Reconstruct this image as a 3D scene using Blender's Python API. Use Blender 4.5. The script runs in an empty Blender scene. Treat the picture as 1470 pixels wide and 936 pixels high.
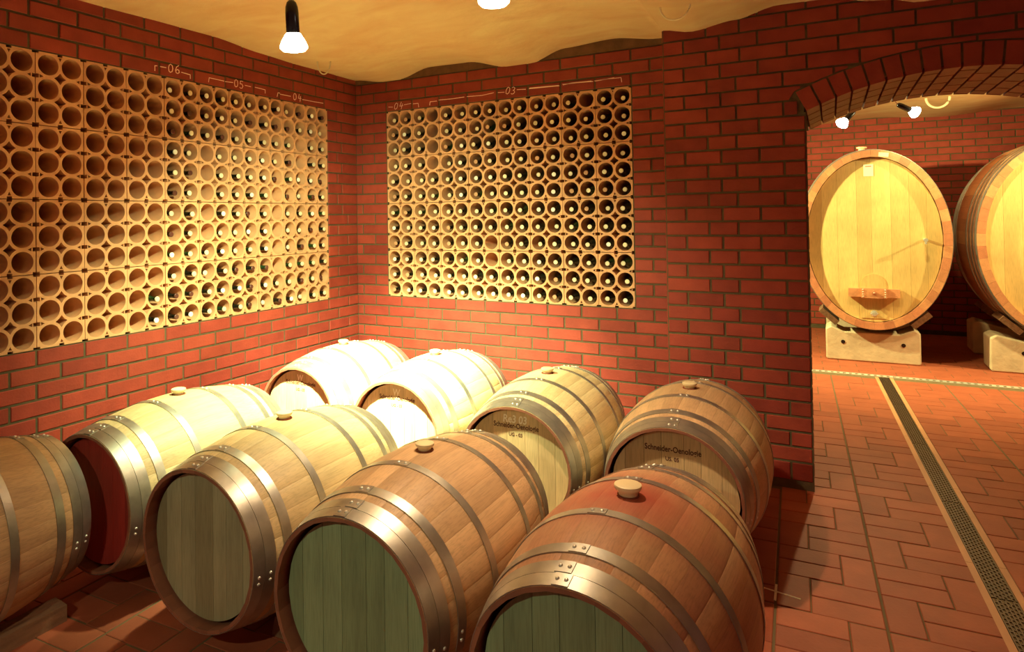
import bpy, bmesh, math, random
from mathutils import Vector, Matrix
random.seed(7)
PI = math.pi
S = bpy.context.scene
COL = S.collection

# ------------------------------------------------------------------ camera
F_PX, CX, CY = 969.41, 649.12, 296.62
YAW, PIT, ROL = -0.510782, 0.016245, -0.014763
CAM = Vector((3.46989, -4.55665, 1.52829))
fw = Vector((math.sin(YAW)*math.cos(PIT), math.cos(YAW)*math.cos(PIT), math.sin(PIT)))
r0 = Vector((math.cos(YAW), -math.sin(YAW), 0)); u0 = r0.cross(fw)
rt = math.cos(ROL)*r0 + math.sin(ROL)*u0
up = -math.sin(ROL)*r0 + math.cos(ROL)*u0
cam = bpy.data.cameras.new('camera')
co = bpy.data.objects.new('camera', cam); COL.objects.link(co)
co.matrix_world = Matrix(((rt.x, up.x, -fw.x, CAM.x), (rt.y, up.y, -fw.y, CAM.y), (rt.z, up.z, -fw.z, CAM.z), (0, 0, 0, 1)))
cam.sensor_fit = 'HORIZONTAL'; cam.sensor_width = 36.0
cam.lens = F_PX/1470*36
cam.shift_x = (735-CX)/1470
cam.shift_y = (CY-468)/1470
cam.clip_start = 0.05
S.camera = co

def project(x, y, z):
    d = Vector((x, y, z))-CAM
    k = d.dot(fw)
    if k < .1: return -9999, -9999, k
    return CX+F_PX*d.dot(rt)/k, CY-F_PX*d.dot(up)/k, k

# ------------------------------------------------------------------ world, exposure
S.view_settings.view_transform = 'Standard'
S.view_settings.look = 'None'
S.view_settings.gamma = 1.0
S.view_settings.use_curve_mapping = False
S.view_settings.exposure = 0.0
W = bpy.data.worlds.new('world'); S.world = W; W.use_nodes = True
W.node_tree.nodes['Background'].inputs[0].default_value = (1.0, 0.36, 0.25, 1)
W.node_tree.nodes['Background'].inputs[1].default_value = 0.20

# lamp definitions: position of the bulb, aim point, colour, watts, cone (deg), ceiling height, omni watts
LAMPS = [
    dict(p=(1.47, -2.36, 2.27), aim=(.90, -1.22, 0.66), c=(.86, 1.0, .55), w=780, cone=120, core=(1.12, -1.10, .6, 65, 2500), blend=1.0, top=2.70, k=1.25, em=14,
         label='reflector lamp in a black socket hanging near the left bottle rack'),
    dict(p=(2.40, -2.31, 2.325), aim=(2.2, -1.75, 0.5), c=(1.0, 0.72, 0.43), w=150, cone=124, blend=1.0, top=2.70, k=1.25, em=14,
         label='reflector lamp cut off by the top of the photo, right of the hanging one'),
    dict(p=(3.57, 2.37, 2.31), aim=(3.5, 1.3, 0.0), c=(1.0, 0.80, 0.36), w=230, cone=150, blend=.8, top=2.70, sock=(.07, .05, .08), k=1.1, em=26,
         label='left reflector lamp under the ceiling beyond the arch, pointing left'),
    dict(p=(4.14, 2.60, 2.39), aim=(5.3, 3.6, 1.2), c=(1.0, 0.88, 0.36), w=75, cone=150, blend=.8, top=2.70, sock=(-.09, -.04, .05), k=1.1, em=26,
         label='right reflector lamp on a cord beyond the arch, pointing right'),
    dict(p=(6.20, 2.70, 2.36), aim=(4.2, 3.6, 1.1), c=(1.0, 0.80, 0.34), w=360, cone=120, blend=.8, top=2.70, sock=(.08, -.04, .08), k=1.1, em=26,
         label='reflector lamp hanging out of sight to the right beyond the arch'),
    dict(p=(1.55, 2.70, 2.36), aim=(3.5, 3.7, 1.2), c=(1.0, 0.96, 0.40), w=700, cone=120, blend=.8, top=2.70, sock=(-.08, -.04, .08), k=1.1, em=26,
         label='reflector lamp hanging out of sight to the left beyond the arch'),
    dict(p=(2.50, -5.60, 2.33), aim=(1.7, -3.0, 0.4), c=(.90, 1.0, .62), w=125, cone=72, blend=1.0, top=2.70, k=1.25, em=6,  # unseen fill lamp, added to brighten the front barrel heads
         label='added unseen fill lamp behind the viewer, brightening the front barrel heads'),
]
for L in LAMPS:
    a = Vector(L['aim'])-Vector(L['p']); a.normalize()
    d = bpy.data.lights.new('spot', 'SPOT'); d.energy = L['w']; d.color = L['c']
    d.spot_size = math.radians(L['cone']); d.spot_blend = L['blend']; d.shadow_soft_size = .035
    o = bpy.data.objects.new('spot_light', d); COL.objects.link(o)
    o.location = Vector(L['p'])+a*.035
    o.rotation_euler = a.to_track_quat('-Z', 'Y').to_euler()
    if 'core' in L:      # the tight beam of the reflector inside its spill
        x, y, z, cn, w = L['core']
        d2 = d.copy(); d2.energy = w; d2.spot_size = math.radians(cn)
        o2 = bpy.data.objects.new('spot_light', d2); COL.objects.link(o2); o2.location = o.location
        o2.rotation_euler = (Vector((x, y, z))-Vector(L['p'])).to_track_quat('-Z', 'Y').to_euler()

# ------------------------------------------------------------------ helpers
def link(name, me, mat=None, parent=None, loc=None, rot=None):
    o = bpy.data.objects.new(name, me); COL.objects.link(o)
    if mat is not None and me is not None and not me.materials: me.materials.append(mat)
    if parent is not None: o.parent = parent
    if loc is not None: o.location = loc
    if rot is not None: o.rotation_euler = rot
    return o

def empty(name, loc=(0, 0, 0), rz=0):
    o = bpy.data.objects.new(name, None); COL.objects.link(o)
    o.location = loc; o.rotation_euler = (0, 0, rz); o.empty_display_size = .1
    return o

def tag(o, label, cat, group=None):
    o['label'] = label; o['category'] = cat
    if group: o['group'] = group
    return o

def mesh(verts, faces, smooth=False, sharp=None):
    me = bpy.data.meshes.new('mesh')
    me.from_pydata([tuple(v) for v in verts], [], faces)
    if smooth:
        me.polygons.foreach_set('use_smooth', [True]*len(me.polygons))
        if sharp: me.set_sharp_from_angle(angle=math.radians(sharp))
    me.update()
    return me

class MB:
    def __init__(s): s.v = []; s.f = []
    def add(s, v, f):
        n = len(s.v); s.v += [tuple(q) for q in v]; s.f += [tuple(i+n for i in q) for q in f]
        return s
    def box(s, c, d, m=None):
        x, y, z = d[0]/2, d[1]/2, d[2]/2
        v = [Vector((a*x, b*y, e*z)) for a in (-1, 1) for b in (-1, 1) for e in (-1, 1)]
        if m is not None: v = [m @ q for q in v]
        v = [q+Vector(c) for q in v]
        return s.add(v, [(0, 1, 3, 2), (4, 6, 7, 5), (0, 4, 5, 1), (2, 3, 7, 6), (0, 2, 6, 4), (1, 5, 7, 3)])
    def tube(s, pts, r, n=8, closed=False):
        pts = [Vector(p) for p in pts]; rings = []
        for i, p in enumerate(pts):
            a = pts[max(i-1, 0)]; b = pts[min(i+1, len(pts)-1)]
            t = (b-a).normalized()
            e = Vector((0, 0, 1)) if abs(t.z) < .9 else Vector((1, 0, 0))
            u = t.cross(e).normalized(); w = t.cross(u)
            rr = r[i] if isinstance(r, (list, tuple)) else r
            rings.append([p+rr*(math.cos(2*PI*k/n)*u+math.sin(2*PI*k/n)*w) for k in range(n)])
        v = [q for g in rings for q in g]; f = []
        for i in range(len(pts)-1):
            for k in range(n):
                k2 = (k+1) % n
                f.append((i*n+k, i*n+k2, (i+1)*n+k2, (i+1)*n+k))
        f.append(tuple(range(n))[::-1]); f.append(tuple((len(pts)-1)*n+k for k in range(n)))
        return s.add(v, f)
    def lathe(s, prof, n=24, m=None):
        """prof: (r, z) along local z"""
        v = []; f = []
        for r, z in prof:
            for k in range(n): v.append(Vector((r*math.cos(2*PI*k/n), r*math.sin(2*PI*k/n), z)))
        for i in range(len(prof)-1):
            for k in range(n):
                k2 = (k+1) % n
                f.append((i*n+k, i*n+k2, (i+1)*n+k2, (i+1)*n+k))
        f.append(tuple(range(n))[::-1]); f.append(tuple((len(prof)-1)*n+k for k in range(n)))
        if m is not None: v = [m @ q for q in v]
        return s.add(v, f)
    def prism(s, poly, y0, y1):
        """poly in XZ, counter-clockwise seen from -Y, extruded along Y"""
        n = len(poly)
        v = [(x, y0, z) for x, z in poly]+[(x, y1, z) for x, z in poly]
        f = [tuple(range(n)), tuple(range(2*n-1, n-1, -1))]+[(i, i+n, (i+1) % n+n, (i+1) % n) for i in range(n)]
        return s.add(v, f)
    def me(s, smooth=False, sharp=None): 
        return mesh(s.v, s.f, smooth, sharp)

# ------------------------------------------------------------------ materials
def newmat(name):
    m = bpy.data.materials.new(name); m.use_nodes = True
    nt = m.node_tree; b = nt.nodes['Principled BSDF']
    return m, nt, b

def simple(name, col, rough=.5, metal=0.0, var=.12, scale=(20, 20, 20), bump=0.0, bscale=60, obvar=.12, tint=None, spec=.5, coat=0):
    m, nt, b = newmat(name); N = nt.nodes.new; Lk = nt.links.new
    tc = N('ShaderNodeTexCoord'); mp = N('ShaderNodeMapping'); mp.inputs['Scale'].default_value = scale
    Lk(tc.outputs['Object'], mp.inputs['Vector'])
    oi = N('ShaderNodeObjectInfo')
    addv = N('ShaderNodeVectorMath'); addv.operation = 'ADD'
    cmb = N('ShaderNodeMath'); cmb.operation = 'MULTIPLY'; cmb.inputs[1].default_value = 37.0
    Lk(oi.outputs['Random'], cmb.inputs[0]); Lk(mp.outputs[0], addv.inputs[0]); Lk(cmb.outputs[0], addv.inputs[1])
    no = N('ShaderNodeTexNoise'); no.inputs['Scale'].default_value = 1.0; no.inputs['Detail'].default_value = 5
    Lk(addv.outputs[0], no.inputs['Vector'])
    mr = N('ShaderNodeMapRange'); mr.inputs[1].default_value = .25; mr.inputs[2].default_value = .75
    mr.inputs[3].default_value = 1-var; mr.inputs[4].default_value = 1+var
    Lk(no.outputs['Fac'], mr.inputs[0])
    m2 = N('ShaderNodeMapRange'); m2.inputs[3].default_value = 1-obvar; m2.inputs[4].default_value = 1+obvar
    Lk(oi.outputs['Random'], m2.inputs[0])
    mu = N('ShaderNodeMath'); mu.operation = 'MULTIPLY'; Lk(mr.outputs[0], mu.inputs[0]); Lk(m2.outputs[0], mu.inputs[1])
    base = N('ShaderNodeMix'); base.data_type = 'RGBA'; base.blend_type = 'MIX'
    base.inputs[6].default_value = (*col, 1); base.inputs[7].default_value = (*(tint or col), 1)
    wn = N('ShaderNodeTexWhiteNoise'); wn.noise_dimensions = '1D'; Lk(oi.outputs['Random'], wn.inputs['W'])
    Lk(wn.outputs['Value'], base.inputs[0])
    vm = N('ShaderNodeVectorMath'); vm.operation = 'SCALE'
    Lk(base.outputs[2], vm.inputs[0]); Lk(mu.outputs[0], vm.inputs['Scale'])
    Lk(vm.outputs[0], b.inputs['Base Color'])
    b.inputs['Roughness'].default_value = rough; b.inputs['Metallic'].default_value = metal
    b.inputs['Specular IOR Level'].default_value = spec
    if coat: b.inputs['Coat Weight'].default_value = coat
    if bump:
        nb = N('ShaderNodeTexNoise'); nb.inputs['Scale'].default_value = bscale; nb.inputs['Detail'].default_value = 4
        Lk(tc.outputs['Object'], nb.inputs['Vector'])
        bp = N('ShaderNodeBump'); bp.inputs['Strength'].default_value = bump; bp.inputs['Distance'].default_value = .004
        Lk(nb.outputs['Fac'], bp.inputs['Height']); Lk(bp.outputs[0], b.inputs['Normal'])
    return m

M = {}
M['brick'] = simple('clinker_brick', (.31, .049, .027), .62, var=.16, scale=(9, 9, 9), bump=.35, bscale=90, obvar=.13, tint=(.27, .038, .024), spec=.25)
M['mortar'] = simple('mortar', (.10, .070, .030), .9, var=.2, scale=(30, 30, 30), bump=.5)
M['rough_mortar'] = simple('rough_mortar', (.16, .07, .03), .95, var=.3, scale=(14, 14, 14), bump=.8, bscale=30)
M['clay'] = simple('terracotta', (.66, .33, .155), .8, var=.12, scale=(12, 12, 12), bump=.25, obvar=.07)
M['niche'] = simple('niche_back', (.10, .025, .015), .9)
M['tile'] = simple('floor_tile', (.36, .095, .045), .62, var=.14, scale=(7, 7, 7), bump=.2, obvar=.13, tint=(.29, .072, .036), spec=.22)
M['grout'] = simple('grout', (.13, .09, .04), .9)
M['drain_stone'] = simple('drain_border', (.50, .24, .11), .6, var=.2, scale=(10, 3, 10))
M['iron'] = simple('dark_iron', (.09, .06, .045), .45, metal=.7)
M['steel'] = simple('galvanised_steel', (.50, .49, .43), .40, metal=.88, var=.22, scale=(14, 14, 14), obvar=.08, bump=.08, bscale=40)
M['bright_steel'] = simple('bright_steel', (.8, .78, .68), .3, metal=.6)
M['black'] = simple('black_plastic', (.008, .006, .006), .25, var=0)
M['silicone'] = simple('cream_silicone', (.75, .62, .36), .4, var=.05)
M['glass_dark'] = simple('dark_bottle_glass', (.012, .014, .008), .08, var=0, obvar=.3, coat=.5)
M['glass_green'] = simple('green_bottle_glass', (.02, .05, .015), .08, var=0, obvar=.3, coat=.5)
M['cap_cream'] = simple('cream_capsule', (.78, .66, .42), .45, var=.05)
M['cap_dark'] = simple('dark_capsule', (.10, .03, .02), .35, var=.05)
M['cork'] = simple('cork_capsule', (.55, .28, .14), .6, var=.05)
M['cap_white'] = simple('white_capsule', (.9, .85, .7), .45, var=.0)
M['concrete'] = simple('pale_concrete', (.62, .50, .33), .85, var=.16, scale=(9, 9, 9), bump=.6, bscale=35)
M['paper'] = simple('pale_label', (.85, .8, .6), .6, var=0)
M['rawwood'] = simple('rough_sawn_wood', (.22, .11, .055), .85, var=.35, scale=(40, 5, 40), bump=.8, bscale=50)
M['chalk'] = simple('chalk', (.95, .66, .48), .9, var=0)
M['ink'] = simple('burned_lettering', (.10, .018, .01), .8, var=0)
M['chalk2'] = simple('pale_chalk', (.95, .85, .68), .9, var=0)
M['cable'] = simple('brown_cable', (.30, .10, .05), .5, var=0)

def wood(name, col, col2, axis='y', rough=.5, stain=None, var=.13):
    sc = (26, 1.8, 26) if axis == 'y' else (26, 26, 1.8)
    m = simple(name, col, rough, var=var, scale=sc, bump=.12, bscale=50, obvar=.10, tint=col2)
    nt = m.node_tree; N = nt.nodes.new; Lk = nt.links.new; b = nt.nodes['Principled BSDF']
    src = b.inputs['Base Color'].links[0].from_socket
    tc = N('ShaderNodeTexCoord')
    # small cloudy tone and short dark flecks of the grain
    n1 = N('ShaderNodeTexNoise'); n1.inputs['Scale'].default_value = 4; n1.inputs['Detail'].default_value = 3
    Lk(tc.outputs['Object'], n1.inputs['Vector'])
    r1 = N('ShaderNodeMapRange'); r1.inputs[1].default_value = .3; r1.inputs[2].default_value = .7; r1.inputs[3].default_value = .88; r1.inputs[4].default_value = 1.08
    Lk(n1.outputs['Fac'], r1.inputs[0])
    mp = N('ShaderNodeMapping'); mp.inputs['Scale'].default_value = (220, 12, 220) if axis == 'y' else (220, 220, 12)
    Lk(tc.outputs['Object'], mp.inputs['Vector'])
    n2 = N('ShaderNodeTexNoise'); n2.inputs['Scale'].default_value = 1; n2.inputs['Detail'].default_value = 2
    Lk(mp.outputs[0], n2.inputs['Vector'])
    r2 = N('ShaderNodeMapRange'); r2.inputs[1].default_value = .3; r2.inputs[2].default_value = .55; r2.inputs[3].default_value = .80; r2.inputs[4].default_value = 1.0
    Lk(n2.outputs['Fac'], r2.inputs[0])
    mu = N('ShaderNodeMath'); mu.operation = 'MULTIPLY'; Lk(r1.outputs[0], mu.inputs[0]); Lk(r2.outputs[0], mu.inputs[1])
    vm = N('ShaderNodeVectorMath'); vm.operation = 'SCALE'; Lk(src, vm.inputs[0]); Lk(mu.outputs[0], vm.inputs['Scale'])
    out = vm.outputs[0]
    if stain is not None:      # wine spilt round the bung hole
        t2 = N('ShaderNodeTexCoord'); t2.object = stain
        m2 = N('ShaderNodeMapping'); m2.inputs['Scale'].default_value = (1.0, 1.35, 1.0); Lk(t2.outputs['Object'], m2.inputs['Vector'])
        n3 = N('ShaderNodeTexNoise'); n3.inputs['Scale'].default_value = 9; n3.inputs['Detail'].default_value = 4
        Lk(m2.outputs[0], n3.inputs['Vector'])
        ln = N('ShaderNodeVectorMath'); ln.operation = 'LENGTH'; Lk(m2.outputs[0], ln.inputs[0])
        ad = N('ShaderNodeMath'); ad.operation = 'MULTIPLY_ADD'; ad.inputs[1].default_value = .16
        Lk(n3.outputs['Fac'], ad.inputs[0]); Lk(ln.outputs['Value'], ad.inputs[2])
        rr = N('ShaderNodeMapRange'); rr.inputs[1].default_value = .10; rr.inputs[2].default_value = .34; rr.inputs[3].default_value = .85; rr.inputs[4].default_value = 0
        Lk(ad.outputs[0], rr.inputs[0])
        mx = N('ShaderNodeMix'); mx.data_type = 'RGBA'; mx.inputs[7].default_value = (.38, .045, .028, 1)
        Lk(rr.outputs[0], mx.inputs[0]); Lk(out, mx.inputs[6]); out = mx.outputs[2]
    Lk(out, b.inputs['Base Color'])
    return m

OAK, OAK2 = (.74, .57, .31), (.64, .46, .23)
M['oak'] = wood('oak_staves', OAK, OAK2)
M['oak_warm'] = wood('warm_oak_staves', (.68, .44, .23), (.56, .35, .18))
M['head_green'] = wood('greenish_oak_head', (.31, .40, .22), (.24, .31, .165), axis='z')
M['head_pale'] = wood('pale_oak_head', (.78, .58, .30), (.68, .48, .24), axis='z')
M['head_red'] = wood('wine_stained_head', (.40, .035, .026), (.32, .03, .022), axis='z')
M['head_dull'] = wood('dull_oak_head', (.42, .40, .24), (.30, .27, .15), axis='z')
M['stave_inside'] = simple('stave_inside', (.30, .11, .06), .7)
M['cask'] = wood('cask_staves', (.66, .31, .14), (.52, .20, .10), rough=.32)
M['cask_head'] = wood('cask_head_oak', (.74, .54, .21), (.68, .46, .17), axis='z', rough=.28, var=.05)

# plaster
def plaster():
    m, nt, b = newmat('ochre_plaster'); N = nt.nodes.new; Lk = nt.links.new
    tc = N('ShaderNodeTexCoord')
    mp = N('ShaderNodeMapping'); mp.inputs['Scale'].default_value = (1.6, 3.0, 1.5); Lk(tc.outputs['Object'], mp.inputs['Vector'])
    n = N('ShaderNodeTexNoise'); n.inputs['Scale'].default_value = 1.6; n.inputs['Detail'].default_value = 7; n.inputs['Distortion'].default_value = .6
    Lk(mp.outputs[0], n.inputs['Vector'])
    cr = N('ShaderNodeValToRGB'); cr.color_ramp.elements[0].position = .3; cr.color_ramp.elements[1].position = .72
    cr.color_ramp.elements[0].color = (.78, .46, .22, 1); cr.color_ramp.elements[1].color = (.88, .66, .34, 1)
    Lk(n.outputs['Fac'], cr.inputs[0]); Lk(cr.outputs[0], b.inputs['Base Color'])
    b.inputs['Roughness'].default_value = .85
    n2 = N('ShaderNodeTexNoise'); n2.inputs['Scale'].default_value = 14; n2.inputs['Detail'].default_value = 6; Lk(tc.outputs['Object'], n2.inputs['Vector'])
    bp = N('ShaderNodeBump'); bp.inputs['Strength'].default_value = .5; bp.inputs['Distance'].default_value = .01
    Lk(n2.outputs['Fac'], bp.inputs['Height']); Lk(bp.outputs[0], b.inputs['Normal'])
    return m
M['plaster'] = plaster()

def bulb_mat(c, em):
    m, nt, b = newmat('lit_bulb_glass')
    b.inputs['Base Color'].default_value = (1, 1, 1, 1)
    b.inputs['Emission Color'].default_value = (*c, 1); b.inputs['Emission Strength'].default_value = em
    return m

# ------------------------------------------------------------------ bricks
CO = 1/12.0; ZB = 2.40; J = .012
BR = {}
def brick_mesh(w, h, key='brick', t=.03):
    k = (round(w, 3), round(h, 3), key, t)
    if k not in BR:
        a, b = w/2, h/2; c = .003; p = .006
        v = []
        for y, e in ((-p, c), (-p+c, 0), (t-p, 0)):
            v += [(-a+e, y, -b+e), (a-e, y, -b+e), (a-e, y, b-e), (-a+e, y, b-e)]
        f = [(0, 1, 2, 3)]
        for r in (0, 4):
            for i in range(4): f.append((r+(i+1) % 4, r+i, r+4+i, r+4+(i+1) % 4))
        me = mesh(v, f); me.materials.append(M[key]); BR[k] = me
    return BR[k]

class BrickField:
    """collects bricks; the ones that show largest become objects, the rest one 'stuff' mesh"""
    def __init__(s, parent, name='brick', key='brick', limit=300): s.parent = parent; s.items = []; s.name = name; s.key = key; s.limit = limit
    def add(s, me, mat4, w, h):
        c = mat4.translation
        px, py, d = project(*c)
        ins = -40 < px < 1510 and -25 < py < 960
        s.items.append((ins, min(w*.8, h*2)*F_PX/d if ins else 0, me, mat4))
    def build(s):
        s.items.sort(key=lambda t: -t[1])
        rest = MB()
        for i, (ins, sz, me, m4) in enumerate(s.items):
            if ins and i < s.limit:
                o = link(s.name, me, None, s.parent); o.matrix_world = m4
            else:
                rest.add([m4 @ v.co for v in me.vertices], [tuple(p.vertices) for p in me.polygons])
        if rest.v:
            o = link('remaining_'+s.name+'s', rest.me(), M[s.key], s.parent); o['kind'] = 'stuff'

def course(x0, x1, joints_mod, phase):
    """brick intervals between x0 and x1 with joints at phase + n*mod"""
    js = []
    n = math.ceil((x0-phase)/joints_mod)
    x = phase+n*joints_mod
    while x < x1-.001:
        js.append(x); x += joints_mod
    e = [x0]+[j for j in js if j-x0 > .02 and x1-j > .02]+[x1]
    return [(a, b) for a, b in zip(e, e[1:])]

# structure roots
def struct(name, me, mat):
    o = link(name, me, mat); o['kind'] = 'structure'; return o

TOPZ = 2.95
# left wall (x = 0): mortar body around the niche
NB = -.34      # depth of niche
LY0, LY1 = -.3787-2.5, -.3787
RZ0, RZ1 = .90, 2.40
mb = MB()
mb.box((-.2, (-6.5+LY0)/2, TOPZ/2), (.4, LY0+6.5, TOPZ))
mb.box((-.2, LY1/2, TOPZ/2), (.4, -LY1, TOPZ))
mb.box((-.2, (LY0+LY1)/2, RZ0/2), (.4, LY1-LY0, RZ0))
mb.box((-.2, (LY0+LY1)/2, (RZ1+TOPZ)/2), (.4, LY1-LY0, TOPZ-RZ1))
wall_left = struct('wall_left', mb.me(), M['mortar'])
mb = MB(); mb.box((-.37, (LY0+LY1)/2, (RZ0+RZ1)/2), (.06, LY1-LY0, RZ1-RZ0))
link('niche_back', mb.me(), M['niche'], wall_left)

BX0, BX1 = .3145, 2.3145
mb = MB()
mb.box((BX0/2-.2, .2, TOPZ/2), (BX0+.4, .4, TOPZ))
mb.box(((BX1+2.75)/2, .2, TOPZ/2), (2.75-BX1, .4, TOPZ))
mb.box(((BX0+BX1)/2, .2, RZ0/2), (BX1-BX0, .4, RZ0))
mb.box(((BX0+BX1)/2, .2, (RZ1+TOPZ)/2), (BX1-BX0, .4, TOPZ-RZ1))
wall_back = struct('wall_back', mb.me(), M['mortar'])
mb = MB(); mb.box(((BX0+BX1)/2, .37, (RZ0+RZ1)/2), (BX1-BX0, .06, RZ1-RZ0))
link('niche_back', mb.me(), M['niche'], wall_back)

RZ90 = Matrix.Rotation(PI/2, 4, 'Z')
def jit(): return random.uniform(-.0015, .0015)
fl = BrickField(wall_left); fb = BrickField(wall_back)
for k in range(-29, 4):
    z0 = ZB+k*CO; z1 = z0+CO
    if z0 < 0.02: z0 = .0
    zc, h = (z0+z1)/2, z1-z0-J
    if h < .02: continue
    # left wall
    if k >= 0: ph = -.16 if k % 2 == 0 else -.259
    elif k >= -10: ph = -.20 if k % 2 == 0 else -.259
    else: ph = -.13 if k % 2 else -.257
    spans = [(-6.4, 0)] if (k >= 0 or k < -18) else [(-6.4, LY0), (LY1, 0)]
    for s0, s1 in spans:
        for a, b in course(s0, s1, .25, ph):
            w = b-a-J
            m4 = Matrix.Translation((jit(), (a+b)/2, zc)) @ RZ90
            fl.add(brick_mesh(w, h), m4, w, h)
    if k == 3: continue
    ph = .0645 if k % 2 == 0 else .1895
    spans = [(0, 2.60)] if (k >= 0 or k < -18) else [(0, BX0), (BX1, 2.60)]
    for s0, s1 in spans:
        for a, b in course(s0, s1, .25, ph):
            w = b-a-J
            fb.add(brick_mesh(w, h), Matrix.Translation(((a+b)/2, jit(), zc)), w, h)
fl.build(); fb.build()
# dark rough mortar strip between top brick course and the plaster
mb = MB(); n = 60
for i in range(n):
    x0, x1 = 2.6*i/n, 2.6*(i+1)/n
    mb.box(((x0+x1)/2, -.001, 2.652+.09), (x1-x0, .012+random.uniform(0, .004), .18))
link('rough_mortar_band', mb.me(), M['rough_mortar'], wall_back)

# ---- wall with the arch
PY = -.36; PYB = .60
AX, AR = 4.06, 1.61; AZ = 2.245-AR; HALF = .70; TH = .118
ang0 = math.asin(HALF/AR)
def arc_z(x, r): 
    q = r*r-(x-AX)**2
    return AZ+math.sqrt(q) if q > 0 else -9
SPL = .075; SPZ = 2.08
def leg(x0, x1f, x1b, flip=False):
    v = [(x0, PY, 0), (x1f, PY, 0), (x1b, PYB, 0), (x0, PYB, 0)]; v += [(a, b, SPZ) for a, b, _ in v]
    return v, [(0, 1, 5, 4), (1, 2, 6, 5), (2, 3, 7, 6), (3, 0, 4, 7), (0, 3, 2, 1), (4, 5, 6, 7)]
poly = [(2.60, SPZ), (3.352, SPZ)]
poly += [(AX+(AR+.022)*math.sin(t), AZ+(AR+.022)*math.cos(t)) for t in [-ang0+2*ang0*i/36 for i in range(37)]]
poly += [(4.768, SPZ), (7.5, SPZ), (7.5, TOPZ), (2.60, TOPZ)]
mb = MB(); mb.prism(poly, PY, PYB); mb.add(*leg(2.60, 3.362, 3.362-SPL)); mb.add(*leg(7.5, 4.758, 4.758+SPL))
wall_arch = struct('wall_right', mb.me(), M['mortar'])
fa = BrickField(wall_arch)
def clipped_brick(a, b, z0, z1):
    """rectangle minus the disc of the arch ring"""
    RE = AR+TH+J*.8
    n = 8; xs = [a+(b-a)*i/n for i in range(n+1)]
    low = [max(z0, arc_z(x, RE)) if abs(x-AX) < .755 and z0 > 2.08 else z0 for x in xs]
    if min(low) >= z1-.008: return None
    pts = [(x, l) for x, l in zip(xs, low) if l < z1-.004]
    if len(pts) < 2: return None
    if pts[-1][0]-pts[0][0] < .02: return None
    cx_, cz_ = (pts[0][0]+pts[-1][0])/2, (z0+z1)/2
    pl = [(x-cx_, l-cz_) for x, l in pts]+[(pts[-1][0]-cx_, z1-cz_), (pts[0][0]-cx_, z1-cz_)]
    mb = MB(); mb.prism(pl, -.006, .02); me = mb.me(); me.materials.append(M['brick'])
    return me, cx_, cz_
for k in range(-29, 6):
    z0 = ZB+k*CO; z1 = z0+CO
    if k == -29: continue
    if k == -28: z0 = .045
    zc, h = (z0+z1)/2, z1-z0-J
    if k % 2: js = [2.60, 2.72, 2.922, 3.125]; nxt = 3.372
    else: js = [2.60, 2.848, 3.006, 3.25]; nxt = 3.50
    if k in (0, 2): js[2] = 3.03; js[3] = 3.275; nxt = 3.524
    if z1 < 2.10:
        right = 3.36
        e = js+[right]
        for a, b in zip(e, e[1:]):
            w = b-a-J
            fa.add(brick_mesh(w, h), Matrix.Translation(((a+b)/2, PY+jit(), zc)), w, h)
        for a, b in course(4.76, 7.4, .25, nxt):
            w = b-a-J
            fa.add(brick_mesh(w, h), Matrix.Translation(((a+b)/2, PY+jit(), zc)), w, h)
    else:
        e = js[:]
        x = nxt
        while x < 7.4: e.append(x); x += .25
        if z1 < 2.20:     # skewback course
            sk = 3.36-(z1-2.085)*.48-.004
            e = [q for q in e if q < sk-.02]+[sk]
        for a, b in zip(e, e[1:]):
            r = clipped_brick(a+J/2, b-J/2, z0+J/2, z1-J/2)
            if r: fa.add(r[0], Matrix.Translation((r[1], PY+jit(), r[2])), b-a, h)
# left cheek of the pier, jambs of the opening
for k in range(-28, 6):
    z0 = ZB+k*CO; zc, h = z0+CO/2, CO-J
    for a, b in course(PY, 0, .25, -.11 if k % 2 else -.235):
        m4 = Matrix.Translation((2.60, (a+b)/2, zc)) @ Matrix.Rotation(-PI/2, 4, 'Z')
        if b-a > .05: fa.add(brick_mesh(b-a-J, h, 'brick'), m4, .05, .05)
    if z0 < 2.0:
        for a, b in course(PY+.03, PYB, .25, -.11 if k % 2 else -.235):
            if b-a < .05: continue
            ym = (a+b)/2; dx = SPL*(ym-PY)/(PYB-PY); th = math.atan(SPL/(PYB-PY))
            fa.add(brick_mesh(b-a-J, h), Matrix.Translation((3.360-dx, ym, zc)) @ Matrix.Rotation(PI/2+th, 4, 'Z'), .05, .05)
            fa.add(brick_mesh(b-a-J, h), Matrix.Translation((4.760+dx, ym, zc)) @ Matrix.Rotation(-PI/2-th, 4, 'Z'), .05, .05)
fa.build()
# voussoirs and the bricks of the vault
NV = 18
def wedge(t0, t1, ra, rb, y0, y1):
    v = []
    for y in (y0, y1):
        for t, r in ((t0, ra), (t1, ra), (t1, rb), (t0, rb)):
            v.append((AX+r*math.sin(t), y, AZ+r*math.cos(t)))
    return mesh(v, [(0, 1, 2, 3), (7, 6, 5, 4), (0, 4, 5, 1), (1, 5, 6, 2), (2, 6, 7, 3), (3, 7, 4, 0)])
for i in range(NV):
    t0 = -ang0+2*ang0*i/NV; t1 = -ang0+2*ang0*(i+1)/NV
    g = .0055/AR
    ys = [PY-.006, PY+.108] if i % 2 else [PY-.006, PY+.225]
    while ys[-1] < PYB-.02: ys.append(min(ys[-1]+.235, PYB+.004))
    for a, b in zip(ys, ys[1:]):
        me = wedge(t0+g, t1-g, AR, AR+TH, a+(0 if a < PY else .009), b-.009)
        me.materials.append(M['brick']); link('arch_brick', me, None, wall_arch)

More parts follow.
